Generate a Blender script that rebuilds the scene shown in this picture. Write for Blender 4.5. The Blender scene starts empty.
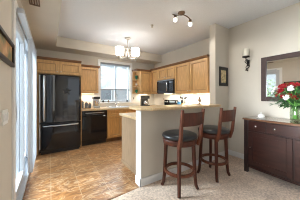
import bpy, bmesh, math, random
from mathutils import Vector, Matrix
random.seed(7)
PI = math.pi
SC = bpy.context.scene
COL = SC.collection

# ------------------------------------------------------------------ camera
cam_d = bpy.data.cameras.new('camera')
cam = bpy.data.objects.new('camera', cam_d)
COL.objects.link(cam)
cam.location = (0, 0, 1.22)
cam.rotation_euler = (PI / 2, 0, math.radians(-33))
cam_d.sensor_width = 36
cam_d.lens = 154 / 300 * 36
cam_d.shift_y = -4 / 300
cam_d.clip_start = 0.02
SC.camera = cam

# ------------------------------------------------------------------ world / light
W = bpy.data.worlds.new('world')
SC.world = W
W.use_nodes = True
wn = W.node_tree
bg = wn.nodes['Background']
bg.inputs[0].default_value = (0.84, 0.93, 1.0, 1)
bg.inputs[1].default_value = 0.48
vs = SC.view_settings
vs.view_transform = 'Standard'
vs.look = 'None'
vs.gamma = 1
vs.use_curve_mapping = False
vs.exposure = 1.2
SC.cycles.filter_width = 1.1


XL_FILL = -0.29


def area(name, loc, rot, sx, sy, power, color=(1, 1, 1), portal=False):
    d = bpy.data.lights.new(name, 'AREA')
    d.shape = 'RECTANGLE'
    d.size, d.size_y, d.energy, d.color = sx, sy, power, color
    if portal:
        d.cycles.is_portal = True
    o = bpy.data.objects.new(name, d)
    o.location, o.rotation_euler = loc, rot
    COL.objects.link(o)
    return o


area('daylight_portal_patio', (-0.47, 2.86, 1.08), (0, -PI / 2, 0), 2.0, 1.8, 1, portal=True)
area('daylight_portal_kitchen', (1.75, 4.83, 1.63), (-PI / 2, 0, 0), 1.0, 1.25, 1, portal=True)
sw = area('side_fill_light', (XL_FILL, 0.05, 1.15), (0, -PI / 2, 0.0), 1.2, 1.6, 11.5, (0.88, 0.95, 1.0))  # unseen fill light added to brighten the right wall
sw.data.spread = math.radians(48)
area('daylight_patio_sky', (-3.4, 5.6, 3.2), Vector((-3.9, 3.6, 2.3)).to_track_quat('Z', 'Y').to_euler(), 3.0, 2.4, 640, (0.80, 0.915, 1.0))
area('daylight_patio_high', (-3.4, 2.6, 3.7), Vector((-3.6, -0.6, 3.0)).to_track_quat('Z', 'Y').to_euler(), 2.4, 2.4, 235, (0.81, 0.92, 1.0))
area('daylight_kitchen_sky', (1.75, 6.6, 3.9), (math.radians(-55), 0, 0), 3.0, 2.0, 330, (0.82, 0.925, 1.0))

# ------------------------------------------------------------------ materials
MATS = {}


def mat(name, col, rough=0.6, metal=0.0, var=0.0, vscale=8.0, bump=0.0, bscale=60.0, emit=0.0, ecol=None, stretch=None, spec=0.5, coat=0.0):
    m = bpy.data.materials.new(name)
    m.use_nodes = True
    nt = m.node_tree
    p = nt.nodes['Principled BSDF']
    p.inputs['Base Color'].default_value = (*col, 1)
    p.inputs['Roughness'].default_value = rough
    p.inputs['Metallic'].default_value = metal
    p.inputs['Specular IOR Level'].default_value = spec
    p.inputs['Coat Weight'].default_value = coat
    tc = nt.nodes.new('ShaderNodeTexCoord')
    mp = nt.nodes.new('ShaderNodeMapping')
    nt.links.new(tc.outputs['Object'], mp.inputs[0])
    if stretch:
        mp.inputs['Scale'].default_value = stretch
    if var > 0:
        n = nt.nodes.new('ShaderNodeTexNoise')
        n.inputs['Scale'].default_value = vscale
        n.inputs['Detail'].default_value = 6
        nt.links.new(mp.outputs[0], n.inputs['Vector'])
        r = nt.nodes.new('ShaderNodeValToRGB')
        r.color_ramp.elements[0].position = 0.3
        r.color_ramp.elements[1].position = 0.7
        r.color_ramp.elements[0].color = (*[c * (1 - var) for c in col], 1)
        r.color_ramp.elements[1].color = (*[min(1, c * (1 + var)) for c in col], 1)
        nt.links.new(n.outputs['Fac'], r.inputs[0])
        nt.links.new(r.outputs[0], p.inputs['Base Color'])
    if bump > 0:
        n2 = nt.nodes.new('ShaderNodeTexNoise')
        n2.inputs['Scale'].default_value = bscale
        n2.inputs['Detail'].default_value = 3
        nt.links.new(tc.outputs['Object'], n2.inputs['Vector'])
        b = nt.nodes.new('ShaderNodeBump')
        b.inputs['Strength'].default_value = bump
        b.inputs['Distance'].default_value = 0.01
        nt.links.new(n2.outputs['Fac'], b.inputs['Height'])
        nt.links.new(b.outputs[0], p.inputs['Normal'])
    if emit > 0:
        p.inputs['Emission Color'].default_value = (*(ecol or col), 1)
        p.inputs['Emission Strength'].default_value = emit
    MATS[name] = m
    return m


mat('wall_paint', (0.655, 0.60, 0.515), 0.85, var=0.03, vscale=3, bump=0.15, bscale=180)
mat('ceiling_paint', (0.80, 0.825, 0.86), 0.9, var=0.03, vscale=60, bump=0.6, bscale=120)
mat('white_trim', (0.86, 0.86, 0.85), 0.4)
mat('white_vinyl', (0.58, 0.61, 0.65), 0.35)
mat('blind_slat', (0.64, 0.66, 0.69), 0.5)
mat('brushed_steel', (0.72, 0.74, 0.78), 0.35, metal=0.85)
mat('mahogany_dark', (0.022, 0.009, 0.008), 0.3, var=0.3, vscale=6, coat=0.2)
mat('rail_grey', (0.30, 0.31, 0.33), 0.5)
mat('grey_glass', (0.20, 0.22, 0.24), 0.2)
mat('maple', (0.63, 0.385, 0.165), 0.38, var=0.16, vscale=7, stretch=(6, 6, 0.8))
mat('maple_warm', (0.55, 0.29, 0.095), 0.38, var=0.16, vscale=7, stretch=(6, 6, 0.8))
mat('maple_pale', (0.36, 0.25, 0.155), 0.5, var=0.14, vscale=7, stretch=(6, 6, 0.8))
mat('cornice_wood', (0.22, 0.11, 0.05), 0.45, var=0.15, vscale=6)
mat('laminate', (0.67, 0.49, 0.28), 0.3, var=0.18, vscale=45)
mat('backsplash_tile', (0.85, 0.83, 0.79), 0.25, var=0.02, vscale=5)
mat('black_gloss', (0.01, 0.01, 0.012), 0.07, spec=0.4, coat=0.12)
mat('fridge_black', (0.014, 0.014, 0.018), 0.08, spec=0.75, coat=0.35)
mat('black_plastic', (0.02, 0.02, 0.022), 0.4)
mat('dark_iron', (0.03, 0.025, 0.022), 0.45, metal=0.6)
mat('chrome', (0.75, 0.75, 0.77), 0.18, metal=1.0)
mat('nickel', (0.55, 0.50, 0.43), 0.3, metal=1.0)
mat('bronze', (0.20, 0.14, 0.10), 0.35, metal=0.9)
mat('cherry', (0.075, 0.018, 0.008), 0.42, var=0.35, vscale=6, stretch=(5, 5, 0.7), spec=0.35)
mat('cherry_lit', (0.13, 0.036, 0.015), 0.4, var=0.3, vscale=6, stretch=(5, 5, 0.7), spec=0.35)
mat('glaze_wood', (0.38, 0.21, 0.085), 0.5)
mat('mahogany', (0.036, 0.012, 0.009), 0.3, var=0.35, vscale=5, stretch=(0.9, 0.9, 5), coat=0.25)
mat('mahogany_top', (0.15, 0.075, 0.042), 0.22, var=0.2, vscale=5, stretch=(5, 0.8, 5), coat=0.6)  # base colour lightened for the reflection on the console top
mat('black_leather', (0.018, 0.018, 0.02), 0.28, bump=0.2, bscale=120)
mat('frame_brown', (0.055, 0.028, 0.024), 0.4, var=0.2, vscale=10)
mat('candle_wax', (0.85, 0.80, 0.68), 0.6)
mat('shade_glass', (0.95, 0.93, 0.88), 0.4, emit=9.0, ecol=(1.0, 0.96, 0.91))
mat('bulb_glow', (1, 0.98, 0.93), 0.3, emit=6, ecol=(1.0, 0.95, 0.86))
mat('hood_lamp', (1, 0.95, 0.8), 0.3, emit=3, ecol=(1.0, 0.86, 0.55))
mat('green_ceramic', (0.015, 0.16, 0.085), 0.25)
mat('white_ceramic', (0.85, 0.84, 0.80), 0.25)
mat('orange_ceramic', (0.65, 0.28, 0.10), 0.4)
mat('blue_cloth', (0.08, 0.28, 0.55), 0.8)
mat('yellow_ceramic', (0.70, 0.50, 0.14), 0.4)
mat('blue_glass', (0.16, 0.20, 0.25), 0.15)
mat('silver_grey', (0.42, 0.44, 0.47), 0.3, metal=0.7)
mat('petal_red', (0.30, 0.003, 0.008), 0.6, var=0.25, vscale=40)
mat('petal_white', (0.86, 0.84, 0.80), 0.6)
mat('petal_pink', (0.55, 0.05, 0.14), 0.6, var=0.3, vscale=40)
mat('leaf_green', (0.03, 0.105, 0.025), 0.5, var=0.45, vscale=20)
mat('stem_green', (0.14, 0.36, 0.07), 0.5, var=0.2, vscale=20)
mat('tree_leaf', (0.16, 0.27, 0.10), 0.7, var=0.4, vscale=6)
mat('tree_bark', (0.10, 0.07, 0.05), 0.9)
mat('siding', (0.42, 0.44, 0.46), 0.7)
mat('siding_trim', (0.22, 0.23, 0.25), 0.6)
mat('terrace', (0.24, 0.24, 0.23), 0.9, var=0.1, vscale=4)
mat('switch_white', (0.85, 0.84, 0.80), 0.35)
mat('vent_brown', (0.17, 0.10, 0.06), 0.5)
mat('paper_cream', (0.62, 0.50, 0.28), 0.8, var=0.55, vscale=22)
mat('black_frame', (0.015, 0.012, 0.012), 0.4)


def mirror_mat():
    m = bpy.data.materials.new('mirror_glass')
    m.use_nodes = True
    p = m.node_tree.nodes['Principled BSDF']
    p.inputs['Base Color'].default_value = (0.92, 0.93, 0.93, 1)
    p.inputs['Metallic'].default_value = 1
    p.inputs['Roughness'].default_value = 0.01
    MATS['mirror'] = m


def pane_mat(name, tint, gl):
    m = bpy.data.materials.new(name)
    m.use_nodes = True
    nt = m.node_tree
    nt.nodes.remove(nt.nodes['Principled BSDF'])
    out = nt.nodes['Material Output']
    t = nt.nodes.new('ShaderNodeBsdfTransparent')
    t.inputs[0].default_value = (*tint, 1)
    g = nt.nodes.new('ShaderNodeBsdfGlossy')
    g.inputs['Roughness'].default_value = 0.02
    mx = nt.nodes.new('ShaderNodeMixShader')
    mx.inputs[0].default_value = gl
    nt.links.new(t.outputs[0], mx.inputs[1])
    nt.links.new(g.outputs[0], mx.inputs[2])
    nt.links.new(mx.outputs[0], out.inputs[0])
    MATS[name] = m


def tile_mat():
    m = bpy.data.materials.new('slate_tile')
    m.use_nodes = True
    nt = m.node_tree
    p = nt.nodes['Principled BSDF']
    p.inputs['Roughness'].default_value = 0.32
    tc = nt.nodes.new('ShaderNodeTexCoord')
    mp = nt.nodes.new('ShaderNodeMapping')
    mp.inputs['Location'].default_value = (-0.01, -0.02, 0)
    nt.links.new(tc.outputs['Object'], mp.inputs[0])
    br = nt.nodes.new('ShaderNodeTexBrick')
    br.offset = 0
    br.inputs['Scale'].default_value = 1
    br.inputs['Brick Width'].default_value = 0.32
    br.inputs['Row Height'].default_value = 0.32
    br.inputs['Mortar Size'].default_value = 0.0035
    br.inputs['Mortar Smooth'].default_value = 0.3
    br.inputs['Color1'].default_value = (0.85, 0.85, 0.85, 1)
    br.inputs['Color2'].default_value = (1.12, 1.1, 1.08, 1)
    br.inputs['Mortar'].default_value = (1, 1, 1, 1)
    nt.links.new(mp.outputs[0], br.inputs['Vector'])
    n = nt.nodes.new('ShaderNodeTexNoise')
    n.inputs['Scale'].default_value = 5
    n.inputs['Detail'].default_value = 7
    n.inputs['Roughness'].default_value = 0.65
    n.inputs['Distortion'].default_value = 1.2
    mp2 = nt.nodes.new('ShaderNodeMapping')
    mp2.inputs['Scale'].default_value = (1.1, 2.4, 1)
    mp2.inputs['Rotation'].default_value = (0, 0, 0.35)
    nt.links.new(tc.outputs['Object'], mp2.inputs[0])
    nt.links.new(mp2.outputs[0], n.inputs['Vector'])
    r = nt.nodes.new('ShaderNodeValToRGB')
    e = r.color_ramp.elements
    e[0].position, e[0].color = 0.30, (0.14, 0.062, 0.026, 1)
    e[1].position, e[1].color = 0.70, (0.72, 0.50, 0.29, 1)
    k = e.new(0.46); k.color = (0.30, 0.14, 0.052, 1)
    k = e.new(0.60); k.color = (0.43, 0.205, 0.072, 1)
    nt.links.new(n.outputs['Fac'], r.inputs[0])
    nv = nt.nodes.new('ShaderNodeTexNoise')
    nv.inputs['Scale'].default_value = 3.4
    nv.inputs['Detail'].default_value = 5
    nv.inputs['Distortion'].default_value = 1.6
    nt.links.new(mp2.outputs[0], nv.inputs['Vector'])
    rv = nt.nodes.new('ShaderNodeValToRGB')
    ev = rv.color_ramp.elements
    ev[0].position, ev[0].color = 0.468, (0, 0, 0, 1)
    ev[1].position, ev[1].color = 0.532, (0, 0, 0, 1)
    kv = ev.new(0.5); kv.color = (0.55, 0.55, 0.55, 1)
    nt.links.new(nv.outputs['Fac'], rv.inputs[0])
    ve = nt.nodes.new('ShaderNodeMix')
    ve.data_type = 'RGBA'
    nt.links.new(rv.outputs[0], ve.inputs[0])
    nt.links.new(r.outputs[0], ve.inputs[6])
    ve.inputs[7].default_value = (0.78, 0.58, 0.37, 1)
    mul = nt.nodes.new('ShaderNodeMix')
    mul.data_type = 'RGBA'
    mul.blend_type = 'MULTIPLY'
    mul.inputs[0].default_value = 1
    nt.links.new(ve.outputs[2], mul.inputs[6])
    nt.links.new(br.outputs['Color'], mul.inputs[7])
    mx = nt.nodes.new('ShaderNodeMix')
    mx.data_type = 'RGBA'
    nt.links.new(br.outputs['Fac'], mx.inputs[0])
    nt.links.new(mul.outputs[2], mx.inputs[6])
    mx.inputs[7].default_value = (0.50, 0.35, 0.21, 1)
    nt.links.new(mx.outputs[2], p.inputs['Base Color'])
    b = nt.nodes.new('ShaderNodeBump')
    b.inputs['Strength'].default_value = 0.25
    b.inputs['Distance'].default_value = 0.01
    nt.links.new(n.outputs['Fac'], b.inputs['Height'])
    nt.links.new(b.outputs[0], p.inputs['Normal'])
    MATS['slate_tile'] = m


def carpet_mat():
    m = bpy.data.materials.new('carpet')
    m.use_nodes = True
    nt = m.node_tree
    p = nt.nodes['Principled BSDF']
    p.inputs['Roughness'].default_value = 0.95
    p.inputs['Sheen Weight'].default_value = 0.3
    tc = nt.nodes.new('ShaderNodeTexCoord')
    n = nt.nodes.new('ShaderNodeTexNoise')
    n.inputs['Scale'].default_value = 48
    n.inputs['Detail'].default_value = 4
    n2 = nt.nodes.new('ShaderNodeTexNoise')
    n2.inputs['Scale'].default_value = 3.5
    nt.links.new(tc.outputs['Object'], n.inputs['Vector'])
    nt.links.new(tc.outputs['Object'], n2.inputs['Vector'])
    ad = nt.nodes.new('ShaderNodeMix')
    ad.inputs[0].default_value = 0.3
    nt.links.new(n.outputs['Fac'], ad.inputs[2])
    nt.links.new(n2.outputs['Fac'], ad.inputs[3])
    r = nt.nodes.new('ShaderNodeValToRGB')
    e = r.color_ramp.elements
    e[0].position, e[0].color = 0.34, (0.50, 0.36, 0.27, 1)
    e[1].position, e[1].color = 0.66, (0.95, 0.76, 0.60, 1)
    nt.links.new(ad.outputs[0], r.inputs[0])
    nt.links.new(r.outputs[0], p.inputs['Base Color'])
    b = nt.nodes.new('ShaderNodeBump')
    b.inputs['Strength'].default_value = 0.7
    b.inputs['Distance'].default_value = 0.01
    nt.links.new(n.outputs['Fac'], b.inputs['Height'])
    nt.links.new(b.outputs[0], p.inputs['Normal'])
    MATS['carpet'] = m


def painting_mat():
    m = bpy.data.materials.new('painting')
    m.use_nodes = True
    nt = m.node_tree
    p = nt.nodes['Principled BSDF']
    p.inputs['Roughness'].default_value = 0.5
    tc = nt.nodes.new('ShaderNodeTexCoord')
    n = nt.nodes.new('ShaderNodeTexNoise')
    n.inputs['Scale'].default_value = 9
    n.inputs['Detail'].default_value = 5
    nt.links.new(tc.outputs['Object'], n.inputs['Vector'])
    r = nt.nodes.new('ShaderNodeValToRGB')
    e = r.color_ramp.elements
    e[0].position, e[0].color = 0.3, (0.10, 0.07, 0.025, 1)
    e[1].position, e[1].color = 0.7, (0.66, 0.40, 0.16, 1)
    k = e.new(0.42); k.color = (0.22, 0.20, 0.06, 1)
    k = e.new(0.55); k.color = (0.50, 0.24, 0.08, 1)
    nt.links.new(n.outputs['Fac'], r.inputs[0])
    nt.links.new(r.outputs[0], p.inputs['Base Color'])
    MATS['painting'] = m


mirror_mat(); tile_mat(); carpet_mat(); painting_mat()
pane_mat('pane', (0.97, 0.985, 0.99), 0.06)
pane_mat('vase_glass', (0.88, 0.94, 0.86), 0.12)

# ------------------------------------------------------------------ helpers
ORIGIN = {}


class MB:
    """Collects shapes, in world coordinates, for ONE mesh object."""

    def __init__(self):
        self.bm = bmesh.new()

    def box(self, x0, x1, y0, y1, z0, z1):
        v = [self.bm.verts.new((x, y, z)) for z in (z0, z1) for y in (y0, y1) for x in (x0, x1)]
        for f in ((0, 2, 3, 1), (4, 5, 7, 6), (0, 1, 5, 4), (2, 6, 7, 3), (0, 4, 6, 2), (1, 3, 7, 5)):
            self.bm.faces.new([v[i] for i in f])
        return self

    def prism(self, pts, z0, z1):
        lo = [self.bm.verts.new((x, y, z0)) for x, y in pts]
        hi = [self.bm.verts.new((x, y, z1)) for x, y in pts]
        n = len(pts)
        self.bm.faces.new(lo[::-1]); self.bm.faces.new(hi)
        for i in range(n):
            self.bm.faces.new((lo[i], lo[(i + 1) % n], hi[(i + 1) % n], hi[i]))
        return self

    def extrude(self, pts, vec):
        a = [self.bm.verts.new(p) for p in pts]
        b = [self.bm.verts.new(Vector(p) + Vector(vec)) for p in pts]
        n = len(pts)
        self.bm.faces.new(a[::-1]); self.bm.faces.new(b)
        for i in range(n):
            self.bm.faces.new((a[i], a[(i + 1) % n], b[(i + 1) % n], b[i]))
        return self

    def tube(self, pts, rad, seg=10, rot=0.0, closed=False):
        pts = [Vector(p) for p in pts]
        if not hasattr(rad, '__len__'):
            rad = [rad] * len(pts)
        rings = []
        n = len(pts)
        up = None
        for i, p in enumerate(pts):
            a = pts[(i - 1) % n] if (closed or i > 0) else p
            b = pts[(i + 1) % n] if (closed or i < n - 1) else p
            t = (b - a).normalized()
            if up is None:
                up = Vector((1, 0, 0)) if abs(t.x) < 0.8 else Vector((0, 1, 0))
            u = (up - t * up.dot(t)).normalized()
            up = u
            w = t.cross(u)
            rings.append([self.bm.verts.new(p + (u * math.cos(rot + 2 * PI * k / seg) + w * math.sin(rot + 2 * PI * k / seg)) * rad[i]) for k in range(seg)])
        m = n if closed else n - 1
        for i in range(m):
            A, B = rings[i], rings[(i + 1) % n]
            for k in range(seg):
                self.bm.faces.new((A[k], A[(k + 1) % seg], B[(k + 1) % seg], B[k]))
        if not closed:
            self.bm.faces.new(rings[0][::-1]); self.bm.faces.new(rings[-1])
        return self

    def lathe(self, prof, c=(0, 0, 0), seg=24, sx=1, sy=1, cap=True):
        rings = []
        for r, z in prof:
            if r < 1e-6:
                rings.append([self.bm.verts.new((c[0], c[1], c[2] + z))])
            else:
                rings.append([self.bm.verts.new((c[0] + sx * r * math.cos(2 * PI * k / seg), c[1] + sy * r * math.sin(2 * PI * k / seg), c[2] + z)) for k in range(seg)])
        for A, B in zip(rings, rings[1:]):
            for k in range(seg):
                q = []
                for v in (A[k % len(A)], A[(k + 1) % len(A)], B[(k + 1) % len(B)], B[k % len(B)]):
                    if v not in q:
                        q.append(v)
                if len(q) > 2:
                    self.bm.faces.new(q)
        for R, fl in ((rings[0], True), (rings[-1], False)):
            if len(R) > 1 and cap:
                self.bm.faces.new(R[::-1] if fl else R)
        return self

    def ball(self, c, r, sx=1, sy=1, sz=1, sub=2):
        bmesh.ops.create_icosphere(self.bm, subdivisions=sub, radius=1, matrix=Matrix.Translation(c) @ Matrix.Diagonal((r * sx, r * sy, r * sz, 1)))
        return self

    def build(self, name, material, parent=None, bevel=0.0, smooth=False, loc=None):
        bmesh.ops.recalc_face_normals(self.bm, faces=self.bm.faces)
        me = bpy.data.meshes.new(name)
        org = Vector(ORIGIN.get(parent.name, (0, 0, 0))) if parent else Vector(loc or (0, 0, 0))
        bmesh.ops.translate(self.bm, verts=self.bm.verts, vec=-org)
        self.bm.to_mesh(me)
        self.bm.free()
        me.materials.append(MATS[material])
        if smooth:
            me.shade_smooth()
        o = bpy.data.objects.new(name, me)
        COL.objects.link(o)
        if parent:
            o.parent = parent
        else:
            o.location = org
        ORIGIN[o.name] = tuple(org)
        if bevel:
            b = o.modifiers.new('bevel', 'BEVEL')
            b.width = bevel
            b.segments = 2
            b.limit_method = 'ANGLE'
            b.angle_limit = math.radians(40)
        return o


def tag(o, label, cat, group=None):
    o['label'] = label
    o['category'] = cat
    if group:
        o['group'] = group
    return o


def thing(name, loc, label, cat, group=None):
    o = bpy.data.objects.new(name, None)
    o.empty_display_size = 0.1
    o.location = loc
    COL.objects.link(o)
    ORIGIN[o.name] = tuple(loc)
    return tag(o, label, cat, group)


def struct(name, mb, material, parent=None, bevel=0.0):
    o = mb.build(name, material, parent, bevel)
    if not parent:
        o['kind'] = 'structure'
    return o


def copy_tree(o, parent=None):
    c = o.copy()
    COL.objects.link(c)
    if parent:
        c.parent = parent
    for ch in list(o.children):
        copy_tree(ch, c)
    return c


# ------------------------------------------------------------------ layout
XL, XR, XK = -0.30, 3.12, 3.20      # left wall, living right wall, kitchen right wall
YB, YW, YR = 4.66, 1.80, -3.0       # kitchen back wall, half wall front, rear wall
ZC, ZS = 2.62, 2.378                # ceiling, soffit
YP = 1.93                           # back of the half wall

# ------------------------------------------------------------------ structure
struct('floor', MB().box(XL - 0.15, XK + 0.12, YW - 0.005, YB + 0.12, -0.08, 0), 'slate_tile')
cp = [(XL - 0.15, YR), (XR + 0.12, YR), (XR + 0.12, YW + 0.05), (1.03, YW + 0.05), (1.03, YW)]
for i in range(9):
    t = i / 8
    cp.append((1.0 - t * 0.9, YW - 0.01 - 0.05 * math.sin(t * PI / 2)))
cp.append((XL - 0.15, YW - 0.06))
struct('floor_carpet', MB().prism(cp, -0.02, 0.008), 'carpet')
struct('ceiling', MB().box(XL - 0.15, XK + 0.12, YR - 0.1, YB + 0.12, ZC, ZC + 0.1), 'ceiling_paint')
sof = MB().prism([(XL, 0.9), (0.12, 0.9), (0.12, 4.2), (XK, 4.2), (XK, YB), (XL, YB)], ZS, ZC + 0.005)
struct('ceiling_soffit', sof, 'wall_paint')
# left wall: patio door opening, plus unseen opening added for the side fill
DY0, DY1, DZ1 = 1.98, 3.80, 2.10
struct('wall_left', MB().box(XL - 0.15, XL, YR, -0.9, 0, ZC).box(XL - 0.15, XL, 0.88, DY0, 0, ZC).box(XL - 0.15, XL, -0.9, 0.88, 0, 0.55).box(XL - 0.15, XL, -0.9, 0.88, 2.36, ZC).box(XL - 0.15, XL, DY1, YB + 0.12, 0, ZC).box(XL - 0.15, XL, DY0, DY1, DZ1, ZC), 'wall_paint')
# back wall with the window opening
WX0, WX1, WZ0, WZ1 = 1.26, 2.24, 1.03, 2.24
struct('wall_back', MB().box(XL, WX0, YB, YB + 0.14, 0, ZC).box(WX1, XK + 0.12, YB, YB + 0.14, 0, ZC).box(WX0, WX1, YB, YB + 0.14, 0, WZ0).box(WX0, WX1, YB, YB + 0.14, WZ1, ZC), 'wall_paint')
struct('wall_kitchen', MB().box(XK, XK + 0.12, YP, YB, 0, ZC), 'wall_paint')
struct('wall_right', MB().box(XR, XR + 0.12, YR, YW, 0, ZC), 'wall_paint')
struct('wall_column', MB().box(2.67, XK + 0.12, YW, YP, 0, ZC), 'wall_paint')
struct('wall_rear', MB().box(XL, 1.35, YR - 0.1, YR, 0, ZC).box(1.35, XR, YR - 0.1, YR, 0, 0.65).box(1.35, XR, YR - 0.1, YR, 2.35, ZC).box(3.02, XR, YR - 0.1, YR, 0.65, 2.35), 'wall_paint')
struct('wall_half', MB().box(1.03, 2.67, YW, YP, 0, 1.03), 'wall_paint')
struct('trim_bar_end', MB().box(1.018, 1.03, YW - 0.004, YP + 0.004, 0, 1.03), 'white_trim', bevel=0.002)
struct('baseboard_bar', MB().box(1.004, 2.67, YW - 0.014, YW, 0, 0.11).box(1.004, 1.018, YW - 0.014, YP, 0, 0.11), 'white_trim', bevel=0.003)
struct('baseboard_column', MB().box(2.67, XR, YW - 0.014, YW, 0, 0.11), 'white_trim', bevel=0.003)
struct('baseboard_right', MB().box(XR - 0.014, XR, YR, YW - 0.014, 0, 0.11), 'white_trim', bevel=0.003)
struct('baseboard_left', MB().box(XL, XL + 0.014, YR, DY0 - 0.08, 0, 0.11), 'white_trim', bevel=0.003)
struct('wall_backsplash', MB().box(0.634, XK - 0.006, YB - 0.008, YB, 0.9, WZ0 - 0.05).box(0.634, WX0 - 0.075, YB - 0.008, YB, WZ0 - 0.05, 1.32)
       .box(WX1 + 0.075, XK - 0.006, YB - 0.008, YB, WZ0 - 0.05, 1.32).box(XK - 0.008, XK, YP, YB - 0.008, 0.9, 1.75), 'backsplash_tile')

# ------------------------------------------------------------------ patio door
d1 = thing('door_1', (XL, 2.9, 0), 'white sliding glass patio door in the left wall', 'door')
d1['kind'] = 'structure'
MB().box(XL, XL + 0.02, DY0 - 0.075, DY0, 0, DZ1 + 0.075).box(XL, XL + 0.02, DY1, DY1 + 0.075, 0, DZ1 + 0.075).box(XL, XL + 0.02, DY0, DY1, DZ1, DZ1 + 0.075).build('casing', 'white_trim', d1, 0.004)
MB().box(XL - 0.13, XL, DY0, DY0 + 0.035, 0, DZ1).box(XL - 0.13, XL, DY1 - 0.035, DY1, 0, DZ1).box(XL - 0.13, XL, DY0 + 0.035, DY1 - 0.035, DZ1 - 0.045, DZ1).build('frame', 'white_vinyl', d1, 0.003)
MB().box(XL - 0.14, XL + 0.03, DY0, DY1 + 0.02, 0, 0.035).box(XL - 0.045, XL - 0.03, DY0 + 0.035, DY1 - 0.035, 0.035, 0.055).box(XL - 0.10, XL - 0.085, DY0 + 0.035, DY1 - 0.035, 0.035, 0.055).build('sill', 'white_vinyl', d1, 0.004)
for x, a, b in ((XL - 0.06, DY0 + 0.035, 2.93), (XL - 0.115, 2.86, DY1 - 0.035)):
    s = MB()
    s.box(x, x + 0.045, a, a + 0.075, 0.055, DZ1 - 0.045).box(x, x + 0.045, b - 0.075, b, 0.055, DZ1 - 0.045)
    s.box(x, x + 0.045, a + 0.075, b - 0.075, 0.055, 0.15).box(x, x + 0.045, a + 0.075, b - 0.075, DZ1 - 0.12, DZ1 - 0.045)
    pn = s.build('sash', 'white_vinyl', d1, 0.003)
    MB().box(x + 0.018, x + 0.026, a + 0.07, b - 0.07, 0.145, DZ1 - 0.115).build('glass', 'pane', pn)
MB().tube([(XL - 0.012, 2.06, 0.95), (XL + 0.012, 2.06, 0.97), (XL + 0.012, 2.06, 1.13), (XL - 0.012, 2.06, 1.15)], 0.007, 8).build('handle', 'white_vinyl', d1, smooth=True)

vb = thing('vertical_blind', (XL + 0.05, 3.35, 0.06), 'white vertical blind gathered at the fridge end of the patio door', 'blind')
MB().box(XL + 0.021, XL + 0.075, 2.05, 3.84, 2.075, 2.125).build('headrail', 'white_vinyl', vb, 0.004)
s = MB()
for i in range(24):
    y = 2.93 + i * 0.037
    s.extrude([(XL + 0.022, y, 0.06), (XL + 0.05, y + 0.012, 0.06), (XL + 0.078, y, 0.06), (XL + 0.078, y + 0.002, 0.06), (XL + 0.05, y + 0.014, 0.06), (XL + 0.022, y + 0.002, 0.06)], (0, 0, 2.02))
s.build('slats', 'blind_slat', vb)

# ------------------------------------------------------------------ kitchen window
w1 = thing('window_1', (1.75, YB, 1.0), 'white framed kitchen window above the sink', 'window')
w1['kind'] = 'structure'
MB().box(WX0 - 0.07, WX0, YB - 0.02, YB, WZ0 - 0.04, WZ1 + 0.07).box(WX1, WX1 + 0.07, YB - 0.02, YB, WZ0 - 0.04, WZ1 + 0.07).box(WX0, WX1, YB - 0.02, YB, WZ1, WZ1 + 0.07).build('casing', 'white_trim', w1, 0.004)
MB().box(WX0 - 0.075, WX1 + 0.075, YB - 0.06, YB + 0.06, WZ0 - 0.04, WZ0).build('sill', 'white_trim', w1, 0.005)
f = MB()
f.box(WX0, WX0 + 0.045, YB + 0.07, YB + 0.12, WZ0, WZ1).box(WX1 - 0.045, WX1, YB + 0.07, YB + 0.12, WZ0, WZ1)
f.box(WX0 + 0.045, WX1 - 0.045, YB + 0.07, YB + 0.12, WZ0, WZ0 + 0.05).box(WX0 + 0.045, WX1 - 0.045, YB + 0.07, YB + 0.12, WZ1 - 0.05, WZ1)
f.box(1.725, 1.775, YB + 0.07, YB + 0.12, WZ0 + 0.05, WZ1 - 0.05)
f = f.build('frame', 'white_vinyl', w1, 0.003)
MB().box(WX0 + 0.04, 1.73, YB + 0.09, YB + 0.096, WZ0 + 0.045, WZ1 - 0.045).build('glass', 'pane', f)
MB().box(1.77, WX1 - 0.04, YB + 0.09, YB + 0.096, WZ0 + 0.045, WZ1 - 0.045).build('glass', 'pane', f)
bl = thing('window_blind', (1.75, YB + 0.03, WZ1 - 0.05), 'white slatted blind half lowered in the kitchen window', 'blind')
MB().box(WX0 + 0.01, WX1 - 0.01, YB + 0.006, YB + 0.05, WZ1 - 0.045, WZ1 - 0.002).build('headrail', 'rail_grey', bl, 0.004)  # headrail greyed to give the shadow under the window header
s = MB()
for i in range(22):
    z = 1.455 + i * 0.0335
    s.extrude([(WX0 + 0.014, YB + 0.006, z - 0.006), (WX0 + 0.014, YB + 0.05, z + 0.006), (WX0 + 0.014, YB + 0.05, z + 0.008), (WX0 + 0.014, YB + 0.006, z - 0.004)], (WX1 - WX0 - 0.028, 0, 0))
s.build('slats', 'blind_slat', bl)
MB().box(WX0 + 0.014, WX1 - 0.014, YB + 0.006, YB + 0.048, 1.405, 1.435).build('bottom_rail', 'rail_grey', bl, 0.004)
for x in (WX0 + 0.2, WX1 - 0.2):
    MB().tube([(x, YB + 0.028, 1.42), (x, YB + 0.028, 2.2)], 0.002, 5).build('ladder_cord', 'white_trim', bl)

# ------------------------------------------------------------------ kitchen cabinets


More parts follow.
